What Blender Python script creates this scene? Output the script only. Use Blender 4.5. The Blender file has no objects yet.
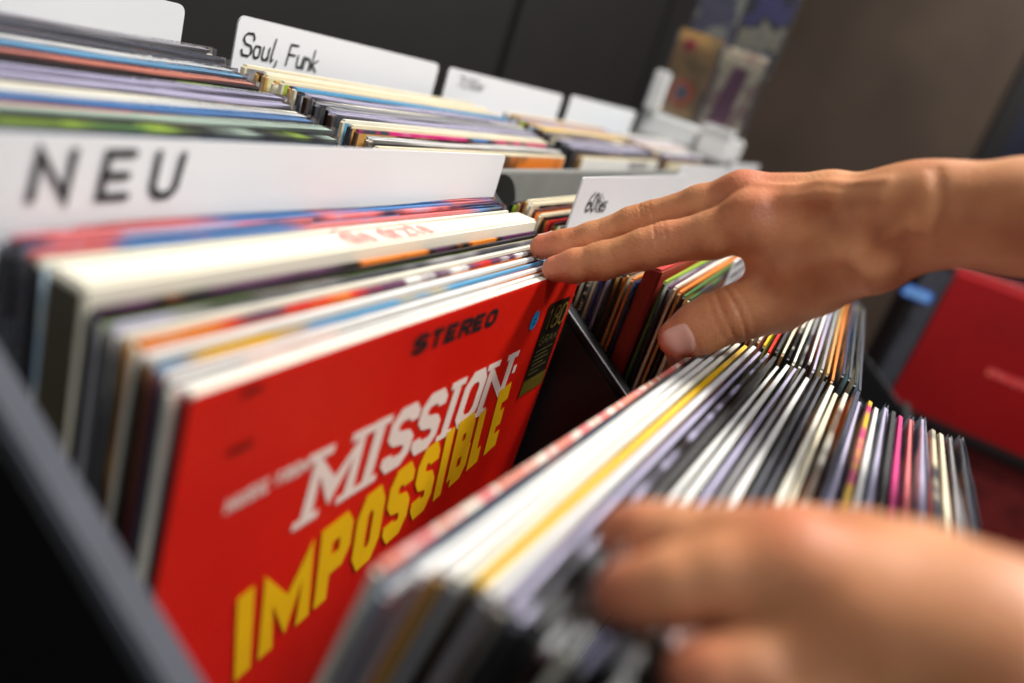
import bpy, bmesh, math, random
import numpy as np
from mathutils import Vector, Matrix

random.seed(11)
rng = np.random.default_rng(5)
col = bpy.context.scene.collection

# ------------------------------------------------------------------ camera model
P0 = np.array([512, 341.5]); VX = np.array([872, 171.5]); VZ = np.array([-150, 2300])
FPX = math.sqrt(-float((VX - P0) @ (VZ - P0)))
def _n(v): return v / np.linalg.norm(v)
AX = _n(np.array([*(VX - P0), FPX])); AZ = -_n(np.array([*(VZ - P0), FPX])); AY = np.cross(AZ, AX)
RM = np.array([AX, AY, AZ])
CAM = np.array([-0.1408, -0.1315, 0.1088])
def pix(px, py, d):
    """point seen at a pixel of the photograph at a depth along the optical axis"""
    return CAM + RM @ np.array([px - P0[0], py - P0[1], FPX]) * d / FPX

cam_d = bpy.data.cameras.new('camera'); cam = bpy.data.objects.new('camera', cam_d); col.objects.link(cam)
cam_d.sensor_width = 36; cam_d.lens = FPX * 36 / 1024; cam_d.clip_start = 0.01
r_, u_, b_ = RM @ np.array([1., 0, 0]), RM @ np.array([0, -1., 0]), RM @ np.array([0, 0, -1.])
cam.matrix_world = Matrix(((r_[0], u_[0], b_[0], CAM[0]), (r_[1], u_[1], b_[1], CAM[1]), (r_[2], u_[2], b_[2], CAM[2]), (0, 0, 0, 1)))
cam_d.dof.use_dof = True; cam_d.dof.focus_distance = 0.45; cam_d.dof.aperture_fstop = 2.9
bpy.context.scene.camera = cam

# ------------------------------------------------------------------ materials
def lin(c):
    c /= 255.0
    return c / 12.92 if c <= 0.04045 else ((c + 0.055) / 1.055) ** 2.4
def rgb(t): return (lin(t[0]), lin(t[1]), lin(t[2]), 1)
C = dict(white=(226, 224, 218), cream=(226, 214, 182), ivory=(232, 226, 206), grey=(150, 148, 150), slate=(58, 60, 70), black=(16, 15, 16),
         yellow=(232, 184, 20), orange=(226, 128, 44), red=(214, 26, 18), brick=(140, 42, 22), maroon=(84, 30, 34), pink=(220, 110, 110),
         salmon=(216, 128, 104), magenta=(206, 24, 116), lilac=(176, 170, 196), blue=(60, 120, 180), sky=(92, 160, 200), navy=(30, 32, 66),
         indigo=(48, 40, 130), green=(70, 110, 50), lime=(150, 180, 50), mint=(176, 196, 178), tan=(196, 150, 84), brown=(92, 62, 40), purple=(92, 48, 84))
_mc = {}
def new_mat(name):
    m = bpy.data.materials.new(name); m.use_nodes = True
    nt = m.node_tree; return m, nt, nt.nodes['Principled BSDF']
def link(nt, a, b): nt.links.new(a, b)
def plain(c, rough=0.5, var=0.12, scale=40, metal=0, bump=0.0, coat=0.0):
    key = ('p', c, rough, var, scale, metal, bump, coat)
    if key in _mc: return _mc[key]
    t = C[c] if isinstance(c, str) else c
    m, nt, p = new_mat('surface_' + (c if isinstance(c, str) else '%d_%d_%d' % t))
    tc = nt.nodes.new('ShaderNodeTexCoord'); n = nt.nodes.new('ShaderNodeTexNoise'); n.inputs['Scale'].default_value = scale
    n.inputs['Detail'].default_value = 5
    link(nt, tc.outputs['Object'], n.inputs['Vector'])
    r = nt.nodes.new('ShaderNodeValToRGB')
    a = rgb(t); r.color_ramp.elements[0].position = .3; r.color_ramp.elements[1].position = .7
    r.color_ramp.elements[0].color = tuple(x * (1 - var) for x in a[:3]) + (1,); r.color_ramp.elements[1].color = tuple(min(1, x * (1 + var * .5)) for x in a[:3]) + (1,)
    link(nt, n.outputs['Fac'], r.inputs['Fac']); link(nt, r.outputs['Color'], p.inputs['Base Color'])
    p.inputs['Roughness'].default_value = rough; p.inputs['Metallic'].default_value = metal; p.inputs['Coat Weight'].default_value = coat
    if bump:
        b = nt.nodes.new('ShaderNodeBump'); b.inputs['Strength'].default_value = bump; b.inputs['Distance'].default_value = .001
        link(nt, n.outputs['Fac'], b.inputs['Height']); link(nt, b.outputs['Normal'], p.inputs['Normal'])
    _mc[key] = m; return m
def multi(cols, scale=30, rough=.35, seed=0, axis=(1, .25, .25)):
    """printed edge or sleeve art: blocks of several colours"""
    key = ('m', tuple(cols), scale, rough, seed, axis)
    if key in _mc: return _mc[key]
    m, nt, p = new_mat('print_' + '_'.join(c if isinstance(c, str) else 'x' for c in cols))
    tc = nt.nodes.new('ShaderNodeTexCoord'); mp = nt.nodes.new('ShaderNodeMapping'); mp.inputs['Scale'].default_value = axis
    mp.inputs['Location'].default_value = (seed * .37, seed * .71, seed * .13)
    n = nt.nodes.new('ShaderNodeTexNoise'); n.inputs['Scale'].default_value = scale; n.inputs['Detail'].default_value = 3
    link(nt, tc.outputs['Object'], mp.inputs['Vector']); link(nt, mp.outputs['Vector'], n.inputs['Vector'])
    r = nt.nodes.new('ShaderNodeValToRGB'); r.color_ramp.interpolation = 'CONSTANT' if scale > 80 else 'EASE'
    k = len(cols)
    while len(r.color_ramp.elements) < k: r.color_ramp.elements.new(.5)
    for i, c in enumerate(cols):
        e = r.color_ramp.elements[i]; e.position = 0 if i == 0 else .34 + .32 * i / k; e.color = rgb(C[c] if isinstance(c, str) else c)
    link(nt, n.outputs['Fac'], r.inputs['Fac']); link(nt, r.outputs['Color'], p.inputs['Base Color'])
    p.inputs['Roughness'].default_value = rough
    _mc[key] = m; return m
def clear_plastic(name='clear_plastic', tint=(250, 250, 253), base=.07, bump=.18, scale=60):
    key = ('pl', name)
    if key in _mc: return _mc[key]
    m = bpy.data.materials.new(name); m.use_nodes = True; nt = m.node_tree; nt.nodes.clear()
    o = nt.nodes.new('ShaderNodeOutputMaterial'); tr = nt.nodes.new('ShaderNodeBsdfTransparent'); tr.inputs['Color'].default_value = rgb(tint)
    g = nt.nodes.new('ShaderNodeBsdfGlossy'); g.inputs['Roughness'].default_value = .12
    d = nt.nodes.new('ShaderNodeBsdfDiffuse'); d.inputs['Color'].default_value = rgb((215, 216, 226))
    f = nt.nodes.new('ShaderNodeFresnel'); f.inputs['IOR'].default_value = 1.5
    tc = nt.nodes.new('ShaderNodeTexCoord'); n = nt.nodes.new('ShaderNodeTexNoise'); n.inputs['Scale'].default_value = scale; n.inputs['Detail'].default_value = 4
    link(nt, tc.outputs['Object'], n.inputs['Vector'])
    b = nt.nodes.new('ShaderNodeBump'); b.inputs['Strength'].default_value = bump; b.inputs['Distance'].default_value = .004
    link(nt, n.outputs['Fac'], b.inputs['Height']); link(nt, b.outputs['Normal'], g.inputs['Normal']); link(nt, b.outputs['Normal'], f.inputs['Normal'])
    m1 = nt.nodes.new('ShaderNodeMixShader'); m2 = nt.nodes.new('ShaderNodeMixShader')
    m1.inputs[0].default_value = base
    link(nt, tr.outputs[0], m1.inputs[1]); link(nt, d.outputs[0], m1.inputs[2])
    link(nt, f.outputs[0], m2.inputs[0]); link(nt, m1.outputs[0], m2.inputs[1]); link(nt, g.outputs[0], m2.inputs[2])
    link(nt, m2.outputs[0], o.inputs[0])
    _mc[key] = m; return m
PLASTIC = clear_plastic()
ACRYLIC = clear_plastic('clear_acrylic', (248, 249, 250), .03, .03, 10)

# ------------------------------------------------------------------ object helpers
def tag(o, label=None, cat=None, group=None, kind=None):
    if label: o['label'] = label
    if cat: o['category'] = cat
    if group: o['group'] = group
    if kind: o['kind'] = kind
    return o
def mesh_obj(name, verts, faces, mats, parent=None, mi=None, smooth=False):
    me = bpy.data.meshes.new(name); me.from_pydata([tuple(map(float, v)) for v in verts], [], faces)
    for m in (mats if isinstance(mats, (list, tuple)) else [mats]): me.materials.append(m)
    if mi: me.polygons.foreach_set('material_index', mi)
    if smooth: me.polygons.foreach_set('use_smooth', [True] * len(me.polygons))
    me.update()
    o = bpy.data.objects.new(name, me); col.objects.link(o)
    if parent: o.parent = parent
    return o
def empty(name, loc=(0, 0, 0), rot=(0, 0, 0)):
    o = bpy.data.objects.new(name, None); col.objects.link(o); o.location = loc; o.rotation_euler = rot; o.empty_display_size = .02
    return o
class MB:
    def __init__(s): s.v = []; s.f = []
    def prism(s, poly, a, b, plane='yz'):
        """polygon in a plane extruded from a to b along the remaining axis"""
        n = len(poly); k = len(s.v)
        mk = {'yz': lambda p, t: (t, p[0], p[1]), 'xz': lambda p, t: (p[0], t, p[1]), 'xy': lambda p, t: (p[0], p[1], t)}[plane]
        s.v += [mk(p, a) for p in poly] + [mk(p, b) for p in poly]
        s.f += [tuple(range(k, k + n))[::-1], tuple(range(k + n, k + 2 * n))] + [(k + i, k + (i + 1) % n, k + n + (i + 1) % n, k + n + i) for i in range(n)]
        return s
    def box(s, x0, x1, y0, y1, z0, z1): return s.prism([(x0, y0), (x1, y0), (x1, y1), (x0, y1)], z0, z1, 'xy')
    def build(s, name, mat, parent=None, bevel=0, segs=2, smooth=False):
        o = mesh_obj(name, s.v, s.f, mat, parent, smooth=smooth)
        bm = bmesh.new(); bm.from_mesh(o.data); bmesh.ops.recalc_face_normals(bm, faces=bm.faces)
        if bevel: bmesh.ops.bevel(bm, geom=list(bm.edges), offset=bevel, segments=segs, affect='EDGES', clamp_overlap=True)
        bm.to_mesh(o.data); bm.free(); return o
def rrect(x0, x1, z0, z1, r, n=5):
    pts = []
    for cx, cz, a0 in ((x1 - r, z1 - r, 0), (x0 + r, z1 - r, 90), (x0 + r, z0 + r, 180), (x1 - r, z0 + r, 270)):
        for i in range(n + 1):
            a = math.radians(a0 + 90 * i / n); pts.append((cx + r * math.cos(a), cz + r * math.sin(a)))
    return pts

# ------------------------------------------------------------------ lettering: strokes into flat ribbons
G = {
 'I': [[(.5, 0), (.5, 1)]], 'M': [[(0, 0), (0, 1), (.5, .22), (1, 1), (1, 0)]], 'P': [[(0, 0), (0, 1), (.8, 1), (1, .86), (1, .58), (.8, .44), (0, .44)]],
 'O': [[(.25, 0), (0, .2), (0, .8), (.25, 1), (.75, 1), (1, .8), (1, .2), (.75, 0), (.25, 0)]],
 'S': [[(1, .76), (1, .86), (.78, 1), (.22, 1), (0, .86), (0, .66), (.2, .54), (.8, .46), (1, .34), (1, .14), (.78, 0), (.22, 0), (0, .14), (0, .24)]],
 'B': [[(0, 0), (0, 1), (.75, 1), (.95, .88), (.95, .64), (.75, .52), (0, .52)], [(.75, .52), (1, .4), (1, .12), (.8, 0), (0, 0)]],
 'L': [[(0, 1), (0, 0), (1, 0)]], 'E': [[(1, 1), (0, 1), (0, 0), (1, 0)], [(0, .5), (.85, .5)]], 'N': [[(0, 0), (0, 1), (1, 0), (1, 1)]],
 'T': [[(0, 1), (1, 1)], [(.5, 1), (.5, 0)]], 'R': [[(0, 0), (0, 1), (.8, 1), (1, .86), (1, .6), (.8, .47), (0, .47)], [(.55, .47), (1, 0)]],
 'U': [[(0, 1), (0, .2), (.25, 0), (.75, 0), (1, .2), (1, 1)]], 'C': [[(1, .78), (.78, 1), (.25, 1), (0, .8), (0, .2), (.25, 0), (.78, 0), (1, .22)]],
 'F': [[(1, 1), (0, 1), (0, 0)], [(0, .52), (.8, .52)]], 'G': [[(1, .78), (.78, 1), (.25, 1), (0, .8), (0, .2), (.25, 0), (.78, 0), (1, .2), (1, .46), (.6, .46)]],
 'A': [[(0, 0), (.5, 1), (1, 0)], [(.2, .36), (.8, .36)]], '1': [[(.2, .8), (.55, 1), (.55, 0)]],
 '8': [[(.5, .52), (.1, .62), (.1, .9), (.5, 1), (.9, .9), (.9, .62), (.5, .52), (0, .38), (0, .1), (.5, 0), (1, .1), (1, .38), (.5, .52)]],
 '0': [[(.5, 0), (.1, .12), (0, .5), (.1, .88), (.5, 1), (.9, .88), (1, .5), (.9, .12), (.5, 0)]],
 '6': [[(.85, 1), (.3, .8), (0, .35), (.1, .06), (.5, 0), (.9, .1), (.95, .36), (.6, .5), (.15, .36)]],
 '7': [[(0, 1), (1, 1), (.3, 0)]], '/': [[(0, -.1), (1, 1.1)]], ':': [[(.5, .0), (.5, .2)], [(.5, .56), (.5, .76)]], ' ': [],
 'o': [[(.5, 0), (.1, .08), (0, .28), (.1, .5), (.5, .56), (.9, .48), (1, .26), (.9, .06), (.5, 0)]],
 'u': [[(0, .56), (.02, .14), (.3, 0), (.7, .02), (1, .2)], [(1, .56), (1, 0)]], 'l': [[(.4, 1.05), (.35, .1), (.6, 0), (.9, .1)]],
 ',': [[(.5, .06), (.4, -.12), (.2, -.22)]], 'n': [[(0, .56), (0, 0)], [(0, .38), (.4, .56), (.85, .5), (1, .3), (1, 0)]],
 'k': [[(0, 1), (0, 0)], [(.85, .55), (.05, .26), (1, 0)]], 'i': [[(.5, .54), (.5, 0)], [(.5, .76), (.5, .8)]],
 't': [[(.4, .95), (.4, .12), (.7, 0)], [(0, .6), (.9, .6)]], 'e': [[(.05, .3), (.95, .32), (.85, .52), (.5, .58), (.1, .46), (0, .2), (.3, 0), (.9, .08)]],
 's': [[(.9, .5), (.5, .58), (.1, .46), (.3, .32), (.8, .22), (.85, .06), (.4, 0), (0, .08)]],
 'r': [[(0, .56), (0, 0)], [(0, .36), (.4, .54), (.9, .54)]], 'd': [[(1, 1), (1, 0)], [(1, .1), (.5, 0), (.05, .12), (0, .4), (.4, .56), (1, .46)]],
 'a': [[(1, .56), (1, 0)], [(1, .1), (.5, 0), (.05, .12), (0, .4), (.4, .56), (1, .46)]], 'z': [[(0, .56), (1, .56), (0, 0), (1, 0)]],
 '"': [[(.25, .74), (.25, .8)], [(.75, .74), (.75, .8)]],
}
def ribbon(v, f, pts, w, T, disc=True, up=lambda p, i: p):
    """one mitred strip along a polyline, with half-round ends when disc == 'all'"""
    P = [pts[0]]
    for q in pts[1:]:
        if math.hypot(q[0] - P[-1][0], q[1] - P[-1][1]) > 1e-7: P.append(q)
    closed = len(P) > 3 and math.hypot(P[0][0] - P[-1][0], P[0][1] - P[-1][1]) < 1e-7
    n = len(P); hw = w / 2
    D = []
    for a, b in zip(P[:-1], P[1:]):
        L = math.hypot(b[0] - a[0], b[1] - a[1]); D.append(((b[0] - a[0]) / L, (b[1] - a[1]) / L))
    prev = None
    for i, q in enumerate(P):
        if 0 < i < n - 1: d0, d1 = D[i - 1], D[i]
        elif closed: d0, d1 = D[-1], D[0]
        else: d0 = d1 = D[0] if i == 0 else D[-1]
        mx, my = -(d0[1] + d1[1]), d0[0] + d1[0]; L = math.hypot(mx, my)
        if L < 1e-6: mx, my, sc_ = -d1[1], d1[0], 1
        else:
            mx, my = mx / L, my / L; sc_ = 1 / max(mx * -d1[1] + my * d1[0], .42)
        a = (q[0] + mx * hw * sc_, q[1] + my * hw * sc_); b = (q[0] - mx * hw * sc_, q[1] - my * hw * sc_)
        if prev:
            k = len(v); v += [up(T(*c), i) for c in (prev[0], prev[1], b, a)]; f.append((k, k + 1, k + 2, k + 3))
        prev = (a, b)
    if disc == 'all' and not closed:
        for q, d, sg in ((P[0], D[0], -1), (P[-1], D[-1], 1)):
            a0 = math.atan2(d[1] * sg, d[0] * sg); kk = len(v); m = 8
            v += [up(T(q[0] + hw * math.cos(a0 - math.pi / 2 + math.pi * t / m), q[1] + hw * math.sin(a0 - math.pi / 2 + math.pi * t / m)), 13 + sg) for t in range(m + 1)]
            f.append(tuple(range(kk, kk + m + 1)))
def lettering(name, text, mat, parent, frame, x0, h, widths, gap, stroke, aspect=1.0, serif=0, disc=True, jit=0, slant=0):
    """frame(u, w) -> local point; letters advance along u. aspect: horizontal squeeze applied after stroking."""
    f00, f10, f01 = (Vector(frame(*q)) for q in ((0, 0), (1, 0), (0, 1))); nrm = (f10 - f00).cross(f01 - f00).normalized()
    def lift(p, k): return (p[0] + nrm.x * k * 1.2e-5, p[1] + nrm.y * k * 1.2e-5, p[2] + nrm.z * k * 1.2e-5)
    v, f = [], []; u = x0; rr = random.Random(hash(text) % 7 if False else len(text))
    for ch, wd in zip(text, widths):
        if ch != ' ':
            for si, st in enumerate(G[ch]):
                j = lambda: rr.uniform(-jit, jit)
                base = u
                def T(a, b, base=base, si=si):
                    if disc != 'all': b = min(max(b, 0), h)
                    return lift(frame(base + a * aspect + slant * b, b), si * 8)
                in_w = max(wd - stroke * aspect, 1e-5) / aspect
                lo, hi = stroke / 2, h - stroke / 2
                pts = [(stroke / 2 + p[0] * in_w + j() * h, lo + p[1] * (hi - lo) + j() * h) for p in st]
                if ch in 'I1' or (ch in 'MNT' and False): pts = [(p[0], -0 + (0 if p[1] < h / 2 else h)) if ch == 'I' else p for p in pts]
                elif disc is True and ch in 'MNPBLERT': pts = [(p[0], (0 if p[1] <= lo + 1e-6 and ch in 'MNPRT' and i in (0, len(pts) - 1) else p[1])) for i, p in enumerate(pts)]
                ribbon(v, f, pts, stroke * (.62 if ch == ':' else 1), T, disc, lambda p, i: lift(p, i * .5))
            if serif:
                in_w = max(wd - stroke * aspect, 1e-5) / aspect; sw = serif
                sp = {'M': [(0, 0), (1, 0), (0, 1), (1, 1)], 'I': [(.5, 0), (.5, 1)], 'N': [(0, 0), (0, 1), (1, 1)]}.get(ch, [])
                for (a, b) in sp:
                    cx = stroke / 2 + a * in_w; y = sw * .35 if b == 0 else h - sw * .35
                    ribbon(v, f, [(cx - stroke * 1.05, y), (cx + stroke * 1.05, y)], sw * .7, lambda a_, b_, base=u: lift(frame(base + a_ * aspect + slant * b_, b_), 9 + a), False)
        u += wd + gap
    return mesh_obj(name, v, f, mat, parent)

# ------------------------------------------------------------------ record sleeves
def sleeve_mesh(name, w, h, t, mats, wob=0.0, pinch=.55):
    """cardboard sleeve bulged by its disc: front/back grids joined by soft top, bottom and side edges. mats: front, back, top, side"""
    us = [0, .006, .03, .1, .2, .35, .5, .65, .8, .9, .97, .994, 1]; vs = [0, .006, .1, .3, .5, .7, .9, .994, 1]
    nu, nv = len(us), len(vs); V = []; F = []; MI = []
    ph = random.random() * 6
    def th(u, v):
        d = math.hypot(u - .5, v - .5) * 2
        b = 1 if d < .75 else max(0, 1 - (d - .75) / .55)
        b = b * b * (3 - 2 * b)
        k = t * (pinch + (1 - pinch) * b)
        if u in (0, 1) or v in (0, 1): k *= .88
        return k / 2
    def bend(u, v): return wob * math.sin(3.1 * u + ph) * v
    for s in (-1, 1):
        for v in vs:
            for u in us:
                uu, vv = u, v
                x = (uu - .5) * w; z = vv * h
                if u in (0, 1) and v in (0, 1):  # worn corners
                    x -= math.copysign(.0012, x); z -= .0012 if v == 1 else -.0012
                V.append((x, s * th(u, v) + bend(u, v), z))
    off = nu * nv
    for j in range(nv - 1):
        for i in range(nu - 1):
            a = j * nu + i; F.append((a, a + 1, a + nu + 1, a + nu)); MI.append(2 if j == nv - 2 else 3 if i in (0, nu - 2) else 0)
            a += off; F.append((a, a + nu, a + nu + 1, a + 1)); MI.append(2 if j == nv - 2 else 3 if i in (0, nu - 2) else 1)
    for i in range(nu - 1):
        a = (nv - 1) * nu + i; F.append((a, a + 1, a + 1 + off, a + off)); MI.append(2)
        a = i; F.append((a + 1, a, a + off, a + 1 + off)); MI.append(3)
    for j in range(nv - 1):
        a = j * nu; F.append((a, a + nu, a + nu + off, a + off)); MI.append(3)
        a = j * nu + nu - 1; F.append((a + nu, a, a + off, a + nu + off)); MI.append(3)
    me = bpy.data.meshes.new(name); me.from_pydata(V, [], F)
    for m in mats: me.materials.append(m)
    me.polygons.foreach_set('material_index', MI); me.update()
    return me
def cover_mesh(name, w, h, t, flare):
    """loose clear outer sleeve: two sheets closed at the sides and bottom, free wavy lips at the top"""
    n = 28; rows = [0, .5, .93, 1.0]; V = []; F = []
    p1, p2 = random.random() * 6, random.random() * 6
    for s in (-1, 1):
        for k, r in enumerate(rows):
            for i in range(n + 1):
                u = i / n; e = math.sin(math.pi * u) ** .5 if 0 < u < 1 else 0
                wave = (math.sin(17 * u + p1 + s) + .6 * math.sin(41 * u + p2)) * .0002 * (k >= 2)
                y = s * (t / 2 + .00025) * (.62 + .38 * e) + wave * (r == 1.0) + (s * flare * .5 * e if k == 3 else 0)
                z = r * h + (math.sin(9 * u + p1) * .0007 if k == 3 else 0)
                V.append(((u - .5) * w, y, z))
    m = (n + 1) * len(rows)
    for s in (0, 1):
        for k in range(len(rows) - 1):
            for i in range(n):
                a = s * m + k * (n + 1) + i; q = (a, a + 1, a + n + 2, a + n + 1); F.append(q if s == 0 else q[::-1])
    for i in range(n): F.append((i, m + i, m + i + 1, i + 1))
    for k in range(len(rows) - 2):
        for i in (0, n):
            a = k * (n + 1) + i; F.append((a, a + n + 1, m + a + n + 1, m + a))
    me = bpy.data.meshes.new(name); me.from_pydata(V, [], F); me.materials.append(PLASTIC)
    me.polygons.foreach_set('use_smooth', [True] * len(F)); me.update(); return me
ART = [('black', 'maroon', 'tan'), ('navy', 'sky', 'white'), ('cream', 'brown', 'orange'), ('red', 'black', 'cream'), ('green', 'lime', 'cream'), ('lilac', 'grey', 'white'),
       ('slate', 'grey', 'black'), ('magenta', 'purple', 'pink'), ('yellow', 'orange', 'brown'), ('white', 'grey', 'ivory')]
def record(x0, y, ztop, lean, t, c, label, group, side=None, w=.315, h=.315, plastic=False, rz=0, front=None, edge=None, floor=None, name='record_sleeve', wob=0, flare=.002, pinch=.55, rough=.45):
    """x0: left end; y: at the top edge (middle of the thickness); lean>0 tips the top to the front"""
    top = edge or (plain(c, rough, .1) if not isinstance(c, (tuple, list)) else multi(c, random.choice((9, 13, 20)), .35, random.randint(0, 40)))
    cc = c if isinstance(c, str) else c[0]
    sd = plain(side or random.choice((cc, cc, 'black', 'ivory', 'slate')), .55, .15)
    a = random.choice(ART); fr = front or multi((cc,) + a[1:], 14, .3, random.randint(0, 40), (1, 1, 1))
    me = sleeve_mesh(name, w, h, t, [fr, fr, top, sd], wob, pinch)
    yb = y + math.sin(lean) * h; zb = ztop - math.cos(lean) * h
    o = bpy.data.objects.new(name, me); col.objects.link(o)
    o.location = (x0 + w / 2, yb, zb); o.rotation_euler = (lean, 0, rz)
    tag(o, label, 'record', group)
    if plastic:
        cv = bpy.data.objects.new('plastic_cover', cover_mesh('plastic_cover', w + .006, h + .0015, t, flare)); col.objects.link(cv); cv.parent = o
        cv.location = (0, 0, -.0005); cv['label'] = 'clear loose plastic outer cover'
    return o
ORD = 'first second third fourth fifth sixth seventh eighth ninth tenth eleventh twelfth thirteenth fourteenth fifteenth sixteenth seventeenth eighteenth nineteenth twentieth'.split()
ORD += ['twenty-' + o for o in ORD[:9]] + ['thirtieth'] + ['thirty-' + o for o in ORD[:9]] + ['fortieth'] + ['forty-' + o for o in ORD[:9]]
def cname(c):
    if isinstance(c, str): return {'mint': 'pale green', 'brick': 'brick red', 'slate': 'dark slate grey', 'lilac': 'lilac grey', 'ivory': 'off-white', 'sky': 'light blue'}.get(c, c)
    return cname(c[0]) + ' and ' + cname(c[1])

# ------------------------------------------------------------------ the room
def structure(o): o['kind'] = 'structure'; return o
ZF = -.86
wallm = plain((13, 10, 8), .75, .35, 9, bump=.15); wallm2 = plain((84, 70, 58), .8, .3, 2.2, bump=.1)
floorm = plain((110, 36, 32), .35, .5, 12)
structure(MB().box(-2.5, 4.3, -3, .75, ZF - .05, ZF).build('floor', floorm))
structure(MB().box(-2.5, 4.3, .66, .75, ZF, 2.3).build('wall_back', wallm))
for i, x in enumerate((-.75, .3, 1.44, 2.5, 3.5)):
    structure(MB().box(x - .014, x + .014, .645, .6605, ZF, 2.3).build('trim_%d' % (i + 1), plain((8, 7, 7), .8)))
structure(MB().box(4.2, 4.3, -.62, .66, ZF, 2.3).build('wall_right', wallm2))
structure(MB().box(4.2, 4.3, -3, -1.6, ZF, 2.3).build('wall_right.001', wallm2))
structure(MB().box(4.2, 4.3, -1.6, -.62, 1.4, 2.3).build('wall_right.002', wallm2))
d = structure(MB().box(4.24, 4.28, -1.6, -.62, ZF, 1.4).build('door_1', plain((16, 22, 48), .3, .3, 3)))
structure(MB().box(4.16, 4.2, -.62, -.53, ZF, 1.48).build('trim_6', plain((14, 12, 12), .6)))
structure(MB().box(-2.5, 4.2, .635, .66, ZF, ZF + .09).build('baseboard_back', plain((12, 11, 11), .6)))

# ------------------------------------------------------------------ front browser
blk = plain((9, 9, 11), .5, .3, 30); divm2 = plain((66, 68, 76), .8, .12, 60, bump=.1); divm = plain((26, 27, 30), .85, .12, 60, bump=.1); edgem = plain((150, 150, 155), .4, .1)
br = empty('record_browser', (.33, -.12, ZF)); tag(br, 'black front record browser with sloping dividers, holding the NEU bin', 'record rack')
def bl(o, par=br):   # parent keeping world placement (parents are unrotated)
    o.parent = par; o.location = -par.location; return o
SL = .64
def ztop_div(y): return RAISE.get(cur, 0) - .038 + SL * y
RAISE = {1: .006}; cur = 0
XD = [-.395, -.0305, .3255, .686, 1.046, 1.406]
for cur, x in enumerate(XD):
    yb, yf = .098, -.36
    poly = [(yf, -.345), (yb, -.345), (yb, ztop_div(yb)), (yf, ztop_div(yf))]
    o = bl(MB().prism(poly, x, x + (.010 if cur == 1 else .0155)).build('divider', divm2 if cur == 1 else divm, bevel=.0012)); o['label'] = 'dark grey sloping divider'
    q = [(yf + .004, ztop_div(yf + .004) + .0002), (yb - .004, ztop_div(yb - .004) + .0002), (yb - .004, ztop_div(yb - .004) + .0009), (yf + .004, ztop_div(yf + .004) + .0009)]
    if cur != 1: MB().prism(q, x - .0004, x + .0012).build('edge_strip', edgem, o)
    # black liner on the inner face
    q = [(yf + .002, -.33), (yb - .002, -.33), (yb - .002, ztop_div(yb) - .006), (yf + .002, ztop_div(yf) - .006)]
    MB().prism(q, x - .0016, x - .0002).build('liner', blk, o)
fl = [(-.36, -.345), (-.36, -.323), (0, -.323), (.098, -.300), (.098, -.345)]
bl(MB().prism(fl, XD[0] + .0157, XD[-1]).build('bin_floor', blk))
bl(MB().box(XD[0], XD[-1] + .0155, .0985, .1055, -.345, -.036).build('back_panel', blk))
bl(MB().box(XD[0], XD[-1] + .0155, -.375, -.3605, -.36, -.262).build('front_lip', divm, bevel=.002))
bl(MB().box(XD[0] + .02, XD[-1] - .01, -.30, .10, ZF + .08, -.3455).build('cabinet_body', blk))
bl(MB().box(XD[0] + .05, XD[-1] - .04, -.26, .09, ZF, ZF + .08).build('plinth', plain((20, 20, 22), .6)))

# ------------------------------------------------------------------ rear browser (one step higher)
rb = empty('record_browser', (.6, .3, ZF)); tag(rb, 'raised rear record browser with light grey front, below the dark wall', 'record rack')
greym = plain((132, 132, 128), .5, .1, 30)
XR = [-.49, -.13, .23, .59, .95, 1.305]
fp = bl(MB().box(XR[0], XR[-1] + .018, .1085, .1175, -.36, .024).build('front_panel', greym, bevel=.001), rb)
for i, x in enumerate(XR):
    poly = [(.118, -.30), (.30, -.30), (.30, -.08), (.118, -.12)]
    bl(MB().prism(poly, x + .003, x + .015).build('divider', divm, bevel=.001), rb)
bl(MB().prism([(.118, -.36), (.118, -.312), (.30, -.308), (.30, -.36)], XR[0] + .002, XR[-1] + .018).build('bin_floor', blk), rb)
bl(MB().box(XR[0], XR[-1] + .018, .3005, .312, -.36, .035).build('back_panel', blk), rb)
bl(MB().box(XR[0] + .01, XR[-1], .12, .31, ZF, -.361).build('cabinet_body', blk), rb)
# finger hole: dark ring with the panel behind it
def ring(name, ro, ri, y, mat, par):
    n = 40; v = []; f = []
    for r, yy in ((ro, 0), (ro, -.002), (ri, -.002), (ri, 0)):
        v += [(r * math.cos(2 * math.pi * i / n), yy, r * math.sin(2 * math.pi * i / n)) for i in range(n)]
    for k in range(3):
        f += [(k * n + i, k * n + (i + 1) % n, (k + 1) * n + (i + 1) % n, (k + 1) * n + i) for i in range(n)]
    return mesh_obj(name, v, f, mat, par, smooth=False)
for xx in (.388, 1.11):
    g = ring('cable_grommet', .043, .021, 0, plain((26, 26, 27), .5), fp); g.location = (xx - rb.location.x * 0, .1084, -.020); g['label'] = 'black round grommet ring'

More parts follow.
